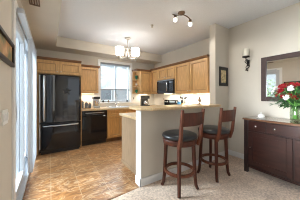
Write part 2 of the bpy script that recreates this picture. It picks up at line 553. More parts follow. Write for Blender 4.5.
def shaker(name, parent, axis, p, a0, a1, z0, z1, m='maple', t=0.03, fr=0.06):
    """A frame-and-panel front; axis 'y': facing -Y at y=p; axis 'x': facing -X at x=p."""
    def bx(s, u0, u1, d0, d1, v0, v1):
        if axis == 'y':
            s.box(u0, u1, p - d1, p - d0, v0, v1)
        else:
            s.box(p - d1, p - d0, u0, u1, v0, v1)
    s = MB()
    bx(s, a0, a0 + fr, 0, t, z0, z1); bx(s, a1 - fr, a1, 0, t, z0, z1)
    bx(s, a0 + fr, a1 - fr, 0, t, z0, z0 + fr); bx(s, a0 + fr, a1 - fr, 0, t, z1 - fr, z1)
    bx(s, a0 + fr, a1 - fr, 0, t * 0.12, z0 + fr, z1 - fr)
    d = s.build(name, m, parent, 0.003)
    if z1 - z0 > 0.2:
        s = MB()
        w = 0.011
        bx(s, a0 + fr, a0 + fr + w, 0, t * 0.5, z0 + fr, z1 - fr); bx(s, a1 - fr - w, a1 - fr, 0, t * 0.5, z0 + fr, z1 - fr)
        bx(s, a0 + fr + w, a1 - fr - w, 0, t * 0.5, z0 + fr, z0 + fr + w); bx(s, a0 + fr + w, a1 - fr - w, 0, t * 0.5, z1 - fr - w, z1 - fr)
        s.build('panel_bead', 'glaze_wood', d)
    return d


def knob(parent, axis, p, a, z, m='nickel', r=0.014):
    s = MB()
    prof = [(r * 0.45, 0), (r * 0.4, 0.012), (r, 0.018), (r * 0.9, 0.027), (0, 0.03)]
    s.lathe(prof, (0, 0, 0), 14)
    rot = Matrix.Rotation(PI / 2, 4, 'X') if axis == 'y' else Matrix.Rotation(-PI / 2, 4, 'Y')
    loc = (a, p, z) if axis == 'y' else (p, a, z)
    bmesh.ops.transform(s.bm, matrix=Matrix.Translation(loc) @ rot, verts=s.bm.verts)
    return s.build('knob', m, parent, smooth=True)


WG = 'maple wall cabinets of the kitchen'


def wall_cab(label, axis, p, back, a0, a1, z0, z1, doors, cornice=True, knobs='c', ends=(0, 0), m='maple'):
    mid = (a0 + a1) / 2
    loc = (mid, (p + back) / 2, z0) if axis == 'y' else ((p + back) / 2, mid, z0)
    c = thing('wall_cabinet', loc, label, 'cabinet', WG)
    if axis == 'y':
        MB().box(a0, a1, p, back, z0, z1).build('body', m, c, 0.002)
        if cornice:
            MB().extrude([(a0 - ends[0], p - 0.02, z1), (a0 - ends[0], p - 0.055, z1 + 0.035), (a0 - ends[0], p - 0.055, z1 + 0.05), (a0 - ends[0], back, z1 + 0.05), (a0 - ends[0], back, z1)], (a1 - a0 + ends[0] + ends[1], 0, 0)).build('cornice', 'cornice_wood', c)
    else:
        MB().box(p, back, a0, a1, z0, z1).build('body', m, c, 0.002)
        if cornice:
            MB().extrude([(p - 0.02, a0 - ends[0], z1), (p - 0.055, a0 - ends[0], z1 + 0.035), (p - 0.055, a0 - ends[0], z1 + 0.05), (back, a0 - ends[0], z1 + 0.05), (back, a0 - ends[0], z1)], (0, a1 - a0 + ends[0] + ends[1], 0)).build('cornice', 'cornice_wood', c)
    w = (a1 - a0) / doors
    for i in range(doors):
        d = shaker('door', c, axis, p, a0 + i * w + 0.008, a0 + (i + 1) * w - 0.008, z0 + 0.012, z1 - 0.012, m, fr=0.055 if w > 0.3 else 0.045)
        side = (1 if i == 0 else -1) if doors == 2 else (1 if knobs == 'r' else -1)
        ka = (a0 + (i + 1) * w - 0.035) if side > 0 else (a0 + i * w + 0.035)
        knob(d, axis, p - 0.03, ka, z0 + 0.06)
    return c


wall_cab('wide maple wall cabinet with two doors above the black fridge', 'y', 3.95, YB - 0.002, -0.285, 0.62, 1.69, 1.99, 2)
wall_cab('single door maple wall cabinet between the fridge and the window', 'y', 4.33, YB - 0.002, 0.625, 1.12, 1.30, 1.99, 1, knobs='r', ends=(0, 0.03))
wall_cab('maple wall cabinet in the corner beside the open end shelf', 'y', 4.33, YB - 0.002, 2.44, 2.865, 1.29, 2.03, 1, knobs='l')
wall_cab('narrow maple wall cabinet in the corner left of the microwave', 'x', 2.87, XK - 0.002, 3.93, 4.325, 1.29, 2.06, 1, knobs='l')
wall_cab('short maple wall cabinet with two doors directly above the microwave', 'x', 2.87, XK - 0.002, 3.152, 3.927, 1.70, 2.06, 2)
wall_cab('maple wall cabinet immediately right of the microwave', 'x', 2.87, XK - 0.002, 2.622, 3.148, 1.29, 2.06, 1, knobs='l')
wall_cab('maple wall cabinet nearest the beige column, last in its row', 'x', 2.87, XK - 0.002, 2.09, 2.618, 1.29, 2.06, 1, knobs='r')

for y0, y1, lab in ((2.70, 3.08, 'slim white lamp strip under the cabinet right of the microwave'), (2.16, 2.56, 'slim white lamp strip under the cabinet nearest the column')):
    ul = thing('under_cabinet_lamp', (3.05, (y0 + y1) / 2, 1.27), lab, 'lamp', 'lamp strips under the wall cabinets')
    MB().box(3.02, 3.08, y0, y1, 1.272, 1.289).build('housing', 'white_trim', ul, 0.003)
    MB().box(3.028, 3.072, y0 + 0.01, y1 - 0.01, 1.267, 1.2715).build('diffuser', 'hood_lamp', ul)
    d = bpy.data.lights.new('strip_light', 'AREA'); d.shape = 'RECTANGLE'; d.size = 0.05; d.size_y = y1 - y0; d.energy = 1.3 if y0 < 2.5 else 3; d.color = (1, 0.93, 0.8)
    o = bpy.data.objects.new('strip_light', d); o.location = (3.05, (y0 + y1) / 2, 1.262); COL.objects.link(o)

for x0, x1, lab in ((0.70, 1.05, 'slim white lamp strip under the cabinet between fridge and window'), (2.50, 2.82, 'slim white lamp strip under the corner cabinet above the coffee maker')):
    ul = thing('under_cabinet_lamp', ((x0 + x1) / 2, 4.52, 1.27), lab, 'lamp', 'lamp strips under the wall cabinets')
    zz = 0.01 if x0 < 1 else 0
    MB().box(x0, x1, 4.49, 4.55, 1.272 + zz, 1.289 + zz).build('housing', 'white_trim', ul, 0.003)
    MB().box(x0 + 0.01, x1 - 0.01, 4.498, 4.542, 1.267 + zz, 1.2715 + zz).build('diffuser', 'hood_lamp', ul)
    d = bpy.data.lights.new('strip_light', 'AREA'); d.shape = 'RECTANGLE'; d.size = x1 - x0; d.size_y = 0.05; d.energy = 0.7; d.color = (1, 0.93, 0.8)
    o = bpy.data.objects.new('strip_light', d); o.location = ((x0 + x1) / 2, 4.52, 1.262); COL.objects.link(o)

# open end shelf beside the window
es = thing('corner_shelf', (2.38, 4.5, 1.29), 'open maple end shelf with curved boards beside the kitchen window', 'shelf')
MB().box(2.315, 2.438, YB - 0.023, YB - 0.002, 1.29, 2.03).build('back_panel', 'maple', es, 0.002)
for z in (1.29, 1.515, 1.735, 2.01):
    pts = [(2.438, YB - 0.024)] + [(2.438 - 0.123 * math.sin(a), YB - 0.024 - 0.30 * math.cos(a) * (1 if True else 0)) for a in [i * PI / 16 for i in range(9)]]
    MB().prism(pts, z, z + 0.02).build('shelf_board', 'maple', es, 0.002)
MB().extrude([(2.30, 4.33, 2.03), (2.28, 4.275, 2.065), (2.28, 4.275, 2.08), (2.28, YB - 0.002, 2.08), (2.30, YB - 0.002, 2.03)], (0.138, 0, 0)).build('cornice', 'cornice_wood', es)

# base units on the back wall
BF = 4.0
sp = tag(MB().box(-0.285, -0.20, 3.95, YB - 0.002, 0, 1.685).build('fridge_side_panel', 'maple', None, 0.002, loc=(-0.24, 4.3, 0)), 'tall maple panel between the patio door wall and the fridge', 'panel')
sp2 = tag(MB().box(0.612, 0.632, 3.97, YB - 0.002, 0, 1.685).build('fridge_end_panel', 'maple', None, 0.002, loc=(0.62, 4.3, 0)), 'slim maple panel between the black fridge and the dishwasher', 'panel')
BG = 'maple base cabinets of the kitchen'
sb = thing('base_cabinet', (1.66, 4.3, 0), 'maple sink base cabinet right of the black dishwasher', 'cabinet', BG)
MB().box(1.255, 2.06, BF, YB - 0.012, 0.10, 0.855).build('body', 'maple_warm', sb, 0.002)
MB().box(1.255, 2.06, BF + 0.06, YB - 0.02, 0, 0.10).build('plinth', 'cornice_wood', sb)
for i in range(2):
    a = 1.262 + i * 0.40
    shaker('drawer_front', sb, 'y', BF, a, a + 0.392, 0.715, 0.845, 'maple_warm', fr=0.03)
    d = shaker('door', sb, 'y', BF, a, a + 0.392, 0.115, 0.70, 'maple_warm')
    knob(d, 'y', BF - 0.03, a + (0.355 if i == 0 else 0.037), 0.64)
cb = thing('base_cabinet', (2.63, 4.3, 0), 'maple base cabinet filling the far kitchen corner under the coffee maker', 'cabinet', BG)
MB().box(2.064, XK - 0.012, BF, YB - 0.012, 0.10, 0.855).build('body', 'maple_warm', cb, 0.002)
MB().box(2.064, XK - 0.02, BF + 0.06, YB - 0.02, 0, 0.10).build('plinth', 'cornice_wood', cb)
d = shaker('door', cb, 'y', BF, 2.07, 2.56, 0.115, 0.845, 'maple_warm')
knob(d, 'y', BF - 0.03, 2.11, 0.78)
# right run base cabinet
rb = thing('base_cabinet', (2.9, 2.9, 0), 'maple base cabinet between the range and the raised bar', 'cabinet', BG)
MB().box(2.60, XK - 0.012, 2.70, 3.145, 0.10, 0.855).build('body', 'maple_warm', rb, 0.002)
MB().box(2.66, XK - 0.02, 2.70, 3.145, 0, 0.10).build('plinth', 'cornice_wood', rb)
d = shaker('door', rb, 'x', 2.60, 2.71, 3.14, 0.115, 0.845, 'maple_warm')
knob(d, 'x', 2.57, 3.10, 0.78)
# peninsula base cabinet
pb = thing('base_cabinet', (1.9, 2.3, 0), 'pale maple peninsula cabinet with plain end panel behind the half wall', 'cabinet', BG)
MB().box(1.135, XK - 0.012, YP + 0.006, 2.68, 0.09, 0.855).build('body', 'maple_warm', pb, 0.002)
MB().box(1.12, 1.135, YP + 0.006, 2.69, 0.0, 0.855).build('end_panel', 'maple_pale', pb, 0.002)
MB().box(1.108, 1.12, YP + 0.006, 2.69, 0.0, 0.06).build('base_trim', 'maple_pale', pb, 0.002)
MB().box(1.14, XK - 0.02, YP + 0.01, 2.61, 0.0, 0.09).build('plinth', 'cornice_wood', pb)
for i in range(3):
    a = 1.15 + i * 0.48
    s = MB()
    s.box(a, a + 0.47, 2.68, 2.70, 0.11, 0.845)
    d = s.build('door', 'maple_warm', pb, 0.004)

# countertops
ct = thing('kitchen_countertop', (1.6, 4.3, 0.857), 'long tan laminate countertop under the kitchen window', 'countertop')
top = MB().prism([(0.634, BF - 0.035), (2.595, BF - 0.035), (2.595, 3.935), (XK - 0.012, 3.935), (XK - 0.012, YB - 0.012), (0.634, YB - 0.012)], 0.857, 0.895).build('slab', 'laminate', ct, 0.006)
pt = tag(MB().prism([(1.085, YP + 0.006), (XK - 0.012, YP + 0.006), (XK - 0.012, 3.147), (2.575, 3.147), (2.575, 2.73), (1.085, 2.73)], 0.857, 0.895).build('peninsula_countertop', 'laminate', None, 0.006, loc=(2, 2.3, 0.857)), 'low laminate countertop behind the raised breakfast bar', 'countertop')
bar_pts = [(0.975, 2.06), (0.96, 1.80), (0.985, 1.74), (1.10, 1.625), (1.16, 1.61)]
bar_pts += [(2.48, 1.60), (2.58, 1.625), (2.64, 1.69), (2.66, 1.78), (2.663, 2.06)]
bt = tag(MB().prism(bar_pts, 1.031, 1.066).build('bar_counter', 'laminate', None, 0.006, loc=(1.7, 1.8, 1.031)), 'raised tan laminate breakfast bar counter on the half wall', 'bar counter')

# sink and faucet
sk = thing('kitchen_sink', (1.70, 4.3, 0.895), 'stainless steel kitchen sink rim set in the long countertop', 'sink')
s = MB()
s.box(1.40, 2.06, 4.06, 4.085, 0.895, 0.90).box(1.40, 2.06, 4.475, 4.50, 0.895, 0.90).box(1.40, 1.425, 4.085, 4.475, 0.895, 0.90).box(2.035, 2.06, 4.085, 4.475, 0.895, 0.90)
s.build('rim', 'chrome', sk, 0.002)
MB().box(1.425, 2.035, 4.085, 4.475, 0.8955, 0.897).build('basin', 'silver_grey', sk)
fc = thing('kitchen_faucet', (1.70, 4.54, 0.895), 'chrome gooseneck faucet behind the sink under the window', 'faucet')
MB().lathe([(0.03, 0), (0.03, 0.01), (0.022, 0.02), (0.022, 0.10), (0.016, 0.11), (0, 0.11)], (1.70, 4.54, 0.895), 16).build('base', 'chrome', fc, smooth=True)
arc = [(1.70, 4.54, 1.0), (1.70, 4.54, 1.20)] + [(1.70, 4.54 - 0.08 + 0.08 * math.cos(a), 1.20 + 0.08 * math.sin(a)) for a in [i * PI / 10 for i in range(1, 11)]] + [(1.70, 4.38, 1.12)]
MB().tube(arc, 0.012, 10).build('spout', 'silver_grey', fc, smooth=True)
MB().tube([(1.72, 4.54, 0.98), (1.79, 4.52, 1.0)], [0.009, 0.006], 8).build('lever', 'chrome', fc, smooth=True)

# ------------------------------------------------------------------ fridge
FX0, FX1, FY = -0.185, 0.602, 3.84
fr = thing('refrigerator', (0.21, 4.2, 0), 'glossy black bottom freezer refrigerator left of the dishwasher', 'refrigerator')
MB().box(FX0 + 0.01, FX1 - 0.01, FY + 0.075, 4.60, 0.03, 1.655).build('body', 'black_plastic', fr, 0.006)
MB().box(FX0 + 0.03, FX1 - 0.03, FY + 0.05, 4.5, 0.0, 0.08).build('base_grille', 'black_plastic', fr)


def bowed(z0, z1, bow=0.02, corner=0.045):
    pts = [(FX1, FY + 0.07), (FX0, FY + 0.07)]
    n = 20
    w = FX1 - FX0
    front = []
    for i in range(n + 1):
        t = i / n
        x = FX0 + w * t
        y = FY + bow * max(0, 2 * t - 1) ** 2 + 0.05 * max(0, 1 - 2.6 * t) ** 2
        e = min(t, 1 - t) * w
        if e < corner:
            y += (corner - math.sqrt(max(0, corner ** 2 - (corner - e) ** 2))) * 0.5
        front.append((x, y))
    return MB().prism(pts + front, z0, z1)


ud = bowed(0.66, 1.665).build('upper_door', 'fridge_black', fr, 0.006)
ld = bowed(0.085, 0.642).build('freezer_drawer', 'black_gloss', fr, 0.006)


def handle_y(parent, x0, x1, z, y=FY):
    pts = [(x0, y + 0.03, z), (x0 + 0.02, y - 0.03, z)] + [(x0 + 0.02 + (x1 - x0 - 0.04) * i / 8, y - 0.03 - 0.02 * math.sin(PI * i / 8), z) for i in range(1, 8)] + [(x1 - 0.02, y - 0.03, z), (x1, y + 0.03, z)]
    return MB().tube(pts, 0.013, 10).build('handle', 'brushed_steel', parent, smooth=True)


handle_y(ld, FX0 + 0.06, FX1 - 0.06, 0.595)
hp = [(-0.10, FY + 0.05, 0.70), (-0.10, FY - 0.035, 0.73), (-0.10, FY - 0.055, 1.2), (-0.10, FY - 0.035, 1.61), (-0.10, FY + 0.05, 1.64)]
MB().tube(hp, 0.021, 12).build('handle', 'brushed_steel', ud, smooth=True)


for dr_, z0, z1 in ((ud, 0.67, 1.655), (ld, 0.10, 0.632)):
    MB().box(FX0 - 0.004, FX0 + 0.022, FY + 0.058, FY + 0.078, z0, z1).build('edge_reflection', 'brushed_steel', dr_, 0.004)  # bright strips stand in for the patio door's reflection along the door edge


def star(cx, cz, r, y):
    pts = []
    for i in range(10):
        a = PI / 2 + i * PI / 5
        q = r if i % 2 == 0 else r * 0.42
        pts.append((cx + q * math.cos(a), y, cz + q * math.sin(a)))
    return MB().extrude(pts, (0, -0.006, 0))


tag(star(0.315, 1.33, 0.098, FY - 0.0005).build('star_reflection', 'black_plastic', None, loc=(0.315, FY, 1.33)), 'black five pointed star standing in for a reflection on the upper fridge door', 'reflection')  # solid star shape stands in for a reflection in the door

# ------------------------------------------------------------------ dishwasher
dw = thing('dishwasher', (0.945, 4.2, 0), 'black dishwasher between the fridge and the sink cabinet', 'dishwasher')
MB().box(0.642, 1.248, BF + 0.02, 4.6, 0.10, 0.85).build('body', 'black_plastic', dw)
MB().box(0.645, 1.245, BF - 0.025, BF + 0.02, 0.12, 0.72).build('door', 'black_gloss', dw, 0.006)
cpn = MB().box(0.645, 1.245, BF - 0.03, BF + 0.02, 0.725, 0.85).build('control_panel', 'black_gloss', dw, 0.006)
MB().box(0.72, 1.17, BF - 0.036, BF - 0.03, 0.79, 0.81).build('label_strip', 'silver_grey', cpn, 0.001)
MB().tube([(0.76, BF - 0.03, 0.765), (0.78, BF - 0.05, 0.755), (1.11, BF - 0.05, 0.755), (1.13, BF - 0.03, 0.765)], 0.009, 8).build('handle', 'black_plastic', cpn, smooth=True)
MB().box(0.65, 1.24, BF + 0.05, BF + 0.07, 0, 0.11).build('toe_plate', 'black_plastic', dw)

# ------------------------------------------------------------------ microwave and range
mw = thing('microwave', (3.0, 3.54, 1.28), 'black microwave hood over the range, lamp lit underneath', 'microwave')
MB().box(2.83, XK - 0.01, 3.155, 3.922, 1.29, 1.695).build('body', 'black_plastic', mw, 0.004)
md = MB().box(2.80, 2.828, 3.37, 3.918, 1.315, 1.66).build('door', 'black_gloss', mw, 0.005)
MB().box(2.797, 2.80, 3.44, 3.86, 1.37, 1.61).build('window', 'black_plastic', md)
MB().tube([(2.80, 3.395, 1.36), (2.765, 3.395, 1.38), (2.76, 3.395, 1.49), (2.765, 3.395, 1.60), (2.80, 3.395, 1.62)], 0.011, 8).build('handle', 'chrome', md, smooth=True)
kp = MB().box(2.80, 2.828, 3.158, 3.364, 1.315, 1.66).build('control_panel', 'black_gloss', mw, 0.005)
MB().box(2.797, 2.80, 3.19, 3.33, 1.59, 1.63).build('display', 'blue_glass', kp)
s = MB()
for i in range(5):
    s.box(2.803, 2.828, 3.17, 3.91, 1.664 + i * 0.006, 1.667 + i * 0.006)
s.build('vent_grille', 'silver_grey', mw)
MB().box(2.88, 3.00, 3.42, 3.66, 1.278, 1.289).build('hood_lamp', 'hood_lamp', mw)
ol = bpy.data.lights.new('hood_light', 'AREA'); ol.size = 0.2; ol.energy = 3; ol.color = (1, 0.85, 0.6)
oo = bpy.data.objects.new('hood_light', ol); oo.location = (2.98, 3.54, 1.27); COL.objects.link(oo)

rg = thing('range', (2.9, 3.54, 0), 'black electric range with raised control panel under the microwave', 'stove')
MB().box(2.57, XK - 0.02, 3.155, 3.925, 0.02, 0.89).build('body', 'black_plastic', rg, 0.004)
MB().box(2.555, XK - 0.10, 3.152, 3.928, 0.89, 0.905).build('cooktop', 'black_gloss', rg, 0.003)
rd = MB().box(2.535, 2.57, 3.165, 3.915, 0.22, 0.80).build('oven_door', 'black_gloss', rg, 0.005)
MB().tube([(2.54, 3.22, 0.76), (2.50, 3.24, 0.76), (2.50, 3.84, 0.76), (2.54, 3.86, 0.76)], 0.011, 8).build('handle', 'chrome', rd, smooth=True)
bgd = MB().box(3.10, XK - 0.012, 3.155, 3.925, 0.905, 1.105).build('control_panel', 'black_gloss', rg, 0.008)
MB().box(3.095, 3.10, 3.42, 3.66, 1.02, 1.075).build('display', 'blue_glass', bgd)
for y in (3.22, 3.32, 3.76, 3.86):
    knob(bgd, 'x', 3.10, y, 1.04, 'silver_grey', 0.022)
for (x, y, r) in ((2.72, 3.33, 0.1), (2.72, 3.75, 0.08), (2.98, 3.33, 0.08), (2.98, 3.75, 0.1)):
    MB().lathe([(r, 0), (r, 0.002), (r - 0.012, 0.002), (r - 0.012, 0)], (x, y, 0.905), 24, cap=False).build('burner_ring', 'silver_grey', rg)

# ------------------------------------------------------------------ counter objects
cm = thing('coffee_maker', (2.63, 4.35, 0.895), 'black coffee maker with silver carafe in the kitchen corner', 'coffee maker')
MB().box(2.52, 2.76, 4.26, 4.47, 0.895, 0.925).build('base', 'black_plastic', cm, 0.006)
MB().box(2.52, 2.76, 4.38, 4.47, 0.925, 1.13).build('tower', 'black_plastic', cm, 0.006)
MB().box(2.52, 2.76, 4.26, 4.47, 1.13, 1.23).build('brew_head', 'black_plastic', cm, 0.012)
cf = MB().lathe([(0.05, 0), (0.068, 0.02), (0.068, 0.09), (0.045, 0.14), (0.04, 0.15), (0, 0.15)], (2.63, 4.315, 0.925), 18).build('carafe', 'chrome', cm, smooth=True)
MB().tube([(2.70, 4.315, 1.04), (2.735, 4.31, 1.03), (2.735, 4.31, 0.96), (2.695, 4.315, 0.95)], 0.008, 8).build('handle', 'black_plastic', cf, smooth=True)

ga = thing('coffee_grinder', (1.06, 4.36, 0.895), 'tall silver and black countertop appliance left of the window', 'appliance')
MB().box(0.99, 1.15, 4.28, 4.48, 0.895, 0.95).build('base', 'silver_grey', ga, 0.01)
MB().box(0.99, 1.15, 4.40, 4.48, 0.95, 1.14).build('column', 'chrome', ga, 0.008)
MB().box(0.985, 1.155, 4.28, 4.48, 1.14, 1.20).build('head', 'black_plastic', ga, 0.012)
jg = MB().lathe([(0.05, 0), (0.058, 0.01), (0.05, 0.12), (0.053, 0.14), (0, 0.14)], (1.07, 4.335, 0.951), 18).build('jug', 'chrome', ga, smooth=True)
MB().tube([(1.12, 4.335, 1.07), (1.145, 4.33, 1.05), (1.12, 4.335, 0.98)], 0.006, 8).build('handle', 'black_plastic', jg, smooth=True)

for i, (x, h, lab) in enumerate(((0.715, 0.155, 'blue grey canister with dark knob lid nearest the fridge'), (0.815, 0.125, 'middle blue grey canister with dark knob lid in a row of three'), (0.905, 0.10, 'shortest blue grey canister with dark knob lid beside silver appliance'))):
    c = thing('canister', (x, 4.40, 0.895), lab, 'canister', 'canisters on the counter by the fridge')
    MB().lathe([(0.038, 0), (0.042, 0.006), (0.042, h), (0.036, h + 0.008), (0, h + 0.008)], (x, 4.40, 0.895), 18).build('jar', 'blue_glass', c, smooth=True)
    MB().lathe([(0.04, h + 0.008), (0.04, h + 0.02), (0.01, h + 0.026), (0.018, h + 0.045), (0, h + 0.05)], (x, 4.40, 0.895), 18).build('lid', 'cornice_wood', c, smooth=True)

for x, lab, m in ((1.34, 'dark small pot at the left end of the kitchen window sill', 'black_plastic'), (1.50, 'small brown pot second from left on the kitchen window sill', 'bronze'), (2.12, 'small dark bottle shaped pot at the right end of the window sill', 'black_plastic')):
    tag(MB().lathe([(0.02, 0), (0.03, 0.02), (0.03, 0.045), (0.018, 0.055), (0.02, 0.065), (0, 0.065)], (x, YB - 0.02, WZ0), 14).build('sill_pot', m, None, smooth=True, loc=(x, YB - 0.02, WZ0)), lab, 'pot', 'small pots on the window sill')

# on the open shelf
for z, h, lab in ((1.755, 0.13, 'green ceramic pot on the top board of the open end shelf'), (1.31, 0.12, 'green ceramic goblet on the bottom board of the open end shelf')):
    c = thing('green_pot', (2.385, 4.49, z), lab, 'pot', 'green pots on the open end shelf')
    MB().lathe([(0.025, 0), (0.02, 0.015), (0.043, 0.045), (0.047, h - 0.01), (0.05, h), (0.042, h), (0.038, h - 0.02), (0, h - 0.02)], (2.385, 4.49, z), 18).build('body', 'green_ceramic', c, smooth=True)
cd = thing('candle_holder', (2.385, 4.49, 1.535), 'white candle in an orange dish on the middle board of the end shelf', 'candle')
MB().lathe([(0.03, 0), (0.048, 0.012), (0.05, 0.03), (0.04, 0.03), (0.038, 0.015), (0, 0.015)], (2.385, 4.49, 1.535), 16).build('dish', 'orange_ceramic', cd, smooth=True)
MB().lathe([(0.032, 0.015), (0.032, 0.09), (0.02, 0.094), (0, 0.092)], (2.385, 4.49, 1.535), 16).build('candle', 'candle_wax', cd, smooth=True)

# right counter behind the bar
ut = thing('utensil_crock', (2.98, 2.95, 0.895), 'yellow crock of dark kitchen utensils right of the range', 'crock')
MB().lathe([(0.045, 0), (0.055, 0.01), (0.058, 0.12), (0.062, 0.13), (0.052, 0.13), (0.048, 0.03), (0, 0.03)], (2.98, 2.95, 0.895), 18).build('crock', 'yellow_ceramic', ut, smooth=True)
for k in range(6):
    a = k * PI / 3 + 0.3
    bx_, by_ = 2.98 + 0.025 * math.cos(a), 2.95 + 0.025 * math.sin(a)
    tx_, ty_ = 2.98 + 0.075 * math.cos(a), 2.95 + 0.075 * math.sin(a)
    s = MB().tube([(bx_, by_, 0.93), (tx_, ty_, 1.13)], 0.006, 6)
    s.ball((tx_ + 0.004 * math.cos(a), ty_ + 0.004 * math.sin(a), 1.16 + 0.012 * (k % 3)), 0.03, 0.75, 0.75, 1.3, 2)
    s.build('utensil', 'black_plastic', ut, smooth=True)
tl = thing('blue_jar', (2.95, 3.085, 0.895), 'blue jar beside the utensil crock on the kitchen counter', 'jar')
MB().lathe([(0.04, 0), (0.045, 0.01), (0.045, 0.16), (0.035, 0.18), (0, 0.18)], (2.95, 3.085, 0.895), 16).build('body', 'blue_cloth', tl, smooth=True)
MB().lathe([(0.036, 0.18), (0.036, 0.20), (0, 0.205)], (2.95, 3.085, 0.895), 16).build('lid', 'white_ceramic', tl, smooth=True)
tag(MB().lathe([(0.025, 0), (0.04, 0.03), (0.035, 0.16), (0.018, 0.19), (0.02, 0.21), (0, 0.21)], (2.98, 2.76, 0.895), 16).build('cream_jar', 'candle_wax', None, smooth=True, loc=(2.98, 2.76, 0.895)), 'small cream jar on the kitchen counter right of the utensil crock', 'jar')

orn = thing('scroll_ornament', (2.33, 1.90, 1.066), 'dark metal scroll ornament on the bar beside the column', 'ornament')
MB().lathe([(0.045, 0), (0.045, 0.008), (0.012, 0.016), (0.012, 0.03), (0, 0.03)], (2.33, 1.90, 1.066), 16).build('base', 'bronze', orn, smooth=True)
for sgn, rr, zc in ((1, 0.034, 0.072), (-1, 0.03, 0.082), (1, 0.02, 0.12)):
    pts = []
    for i in range(16):
        a = -PI / 2 + sgn * i * 2 * PI / 15 * 1.3
        q = rr * (1 - i / 26)
        pts.append((2.33 + sgn * 0.010 + q * math.cos(a), 1.90 + 0.006 * sgn, 1.066 + zc + q * math.sin(a)))
    MB().tube(pts, 0.007, 8).build('scroll', 'bronze', orn, smooth=True)

# outlets on the backsplash
def plate(name, axis, p, a, z, lab, cat, w=0.075, h=0.115, m='switch_white', n=1, mm='black_plastic', direction=-1):
    loc = (a, p, z) if axis == 'y' else (p, a, z)
    o = thing(name, loc, lab, cat)
    def bx(d0, d1, u0, u1, v0, v1):
        lo, hi = sorted((p + direction * d0, p + direction * d1))
        return MB().box(u0, u1, lo, hi, v0, v1) if axis == 'y' else MB().box(lo, hi, u0, u1, v0, v1)
    bx(0.0005, 0.007, a - w / 2, a + w / 2, z - h / 2, z + h / 2).build('cover_plate', m, o, 0.002)
    st = w / n
    for i in range(n):
        c = a - w / 2 + st * (i + 0.5)
        bx(0.007, 0.013, c - 0.014, c + 0.014, z - 0.032, z + 0.032).build('toggle' if 'switch' in name else 'socket', mm, o, 0.002)
    return o


plate('wall_outlet', 'y', YB - 0.008, 2.36, 1.14, 'wall outlet on the white backsplash right of the window', 'outlet', mm='bronze')
plate('wall_outlet', 'x', XK - 0.008, 4.05, 1.12, 'wall outlet on the white backsplash left of the range', 'outlet', mm='bronze')
plate('light_switch', 'x', XL, 1.635, 1.055, 'white triple light switch plate under the landscape picture', 'switch', w=0.165, h=0.115, n=3, mm='white_trim', direction=1)

# ------------------------------------------------------------------ ceiling objects
tr = thing('track_light', (1.85, 1.88, ZC), 'bronze ceiling spotlight with two lit glass heads', 'ceiling light')
MB().lathe([(0.06, 0), (0.062, -0.012), (0.045, -0.03), (0, -0.034)], (1.85, 1.88, ZC), 20).build('canopy', 'bronze', tr, smooth=True)
R = Vector((0.8387, -0.5446, 0)); Fw = Vector((0.5446, 0.8387, 0))
c0 = Vector((1.85, 1.88, ZC - 0.035))
arm = []
for i in range(13):
    t = -1 + i / 6
    arm.append(c0 + R * (0.148 * t) + Fw * (-0.03 * math.sin(PI * t)) + Vector((0, 0, 0.005 - 0.085 * max(0, t))))
MB().tube(arm, 0.009, 8).build('arm', 'bronze', tr, smooth=True)
for i in (2, 12):
    p = arm[i]
    hd = MB().lathe([(0.012, 0), (0.024, -0.008), (0.027, -0.055), (0.024, -0.057), (0, -0.05)], p, 16).build('lamp_head', 'bronze', tr, smooth=True)
    MB().lathe([(0.018, -0.05), (0.026, -0.065), (0.027, -0.095), (0.018, -0.108), (0, -0.11)], p, 16).build('glass_bulb', 'bulb_glow', hd, smooth=True)

dt = thing('ceiling_sprinkler', (1.69, 2.53, ZC), 'small metal sprinkler head on the white ceiling', 'sprinkler')
MB().lathe([(0.03, 0), (0.03, -0.006), (0, -0.008)], (1.69, 2.53, ZC), 14).build('cover_plate', 'nickel', dt, smooth=True)
MB().lathe([(0.01, -0.006), (0.008, -0.035), (0.024, -0.037), (0.024, -0.041), (0, -0.043)], (1.69, 2.53, ZC), 12).build('deflector', 'nickel', dt, smooth=True)

CX, CY = 1.57, 3.41
ch = thing('chandelier', (CX, CY, ZC), 'brushed nickel chandelier with two white drum shades near the window', 'chandelier')
MB().lathe([(0.072, 0), (0.075, -0.01), (0.05, -0.03), (0.012, -0.04), (0, -0.04)], (CX, CY, ZC), 20).build('canopy', 'nickel', ch, smooth=True)
MB().tube([(CX, CY, ZC - 0.03), (CX, CY, 2.24)], 0.008, 8).build('rod', 'nickel', ch, smooth=True)
MB().lathe([(0.012, 2.29), (0.03, 2.27), (0.034, 2.19), (0.02, 2.15), (0.008, 2.12), (0, 2.115)], (CX, CY, 0), 16).build('hub', 'nickel', ch, smooth=True)
for q in (-1, 1):
    e = (R * 0.18 + Fw * 0.05) * q
    A = MB().tube([Vector((CX, CY, 2.17)) + e * 0.1, Vector((CX, CY, 2.125)) + e * 0.45, Vector((CX, CY, 2.12)) + e * 0.8, Vector((CX, CY, 2.16)) + e, Vector((CX, CY, 2.20)) + e], 0.010, 8)
    A.lathe([(0.0, 2.065), (0.014, 2.075), (0.006, 2.095), (0.03, 2.185), (0.03, 2.20), (0, 2.20)], (CX + e.x, CY + e.y, 0), 14)
    arm_o = A.build('arm', 'nickel', ch, smooth=True)
    sh = MB().lathe([(0.03, 2.195), (0.085, 2.20), (0.095, 2.22), (0.095, 2.375), (0.092, 2.377), (0.092, 2.22), (0.083, 2.204), (0.03, 2.199)], (CX + e.x, CY + e.y, 0), 24).build('shade', 'shade_glass', arm_o, smooth=True)
    MB().lathe([(0.0, 2.203), (0.082, 2.207), (0.0905, 2.224), (0.0905, 2.372), (0.088, 2.372), (0.088, 2.226), (0.0, 2.209)], (CX + e.x, CY + e.y, 0), 24).build('shade_glow_block', 'white_ceramic', arm_o, smooth=True)  # added opaque liner, keeps the shade's inner glow off the ceiling
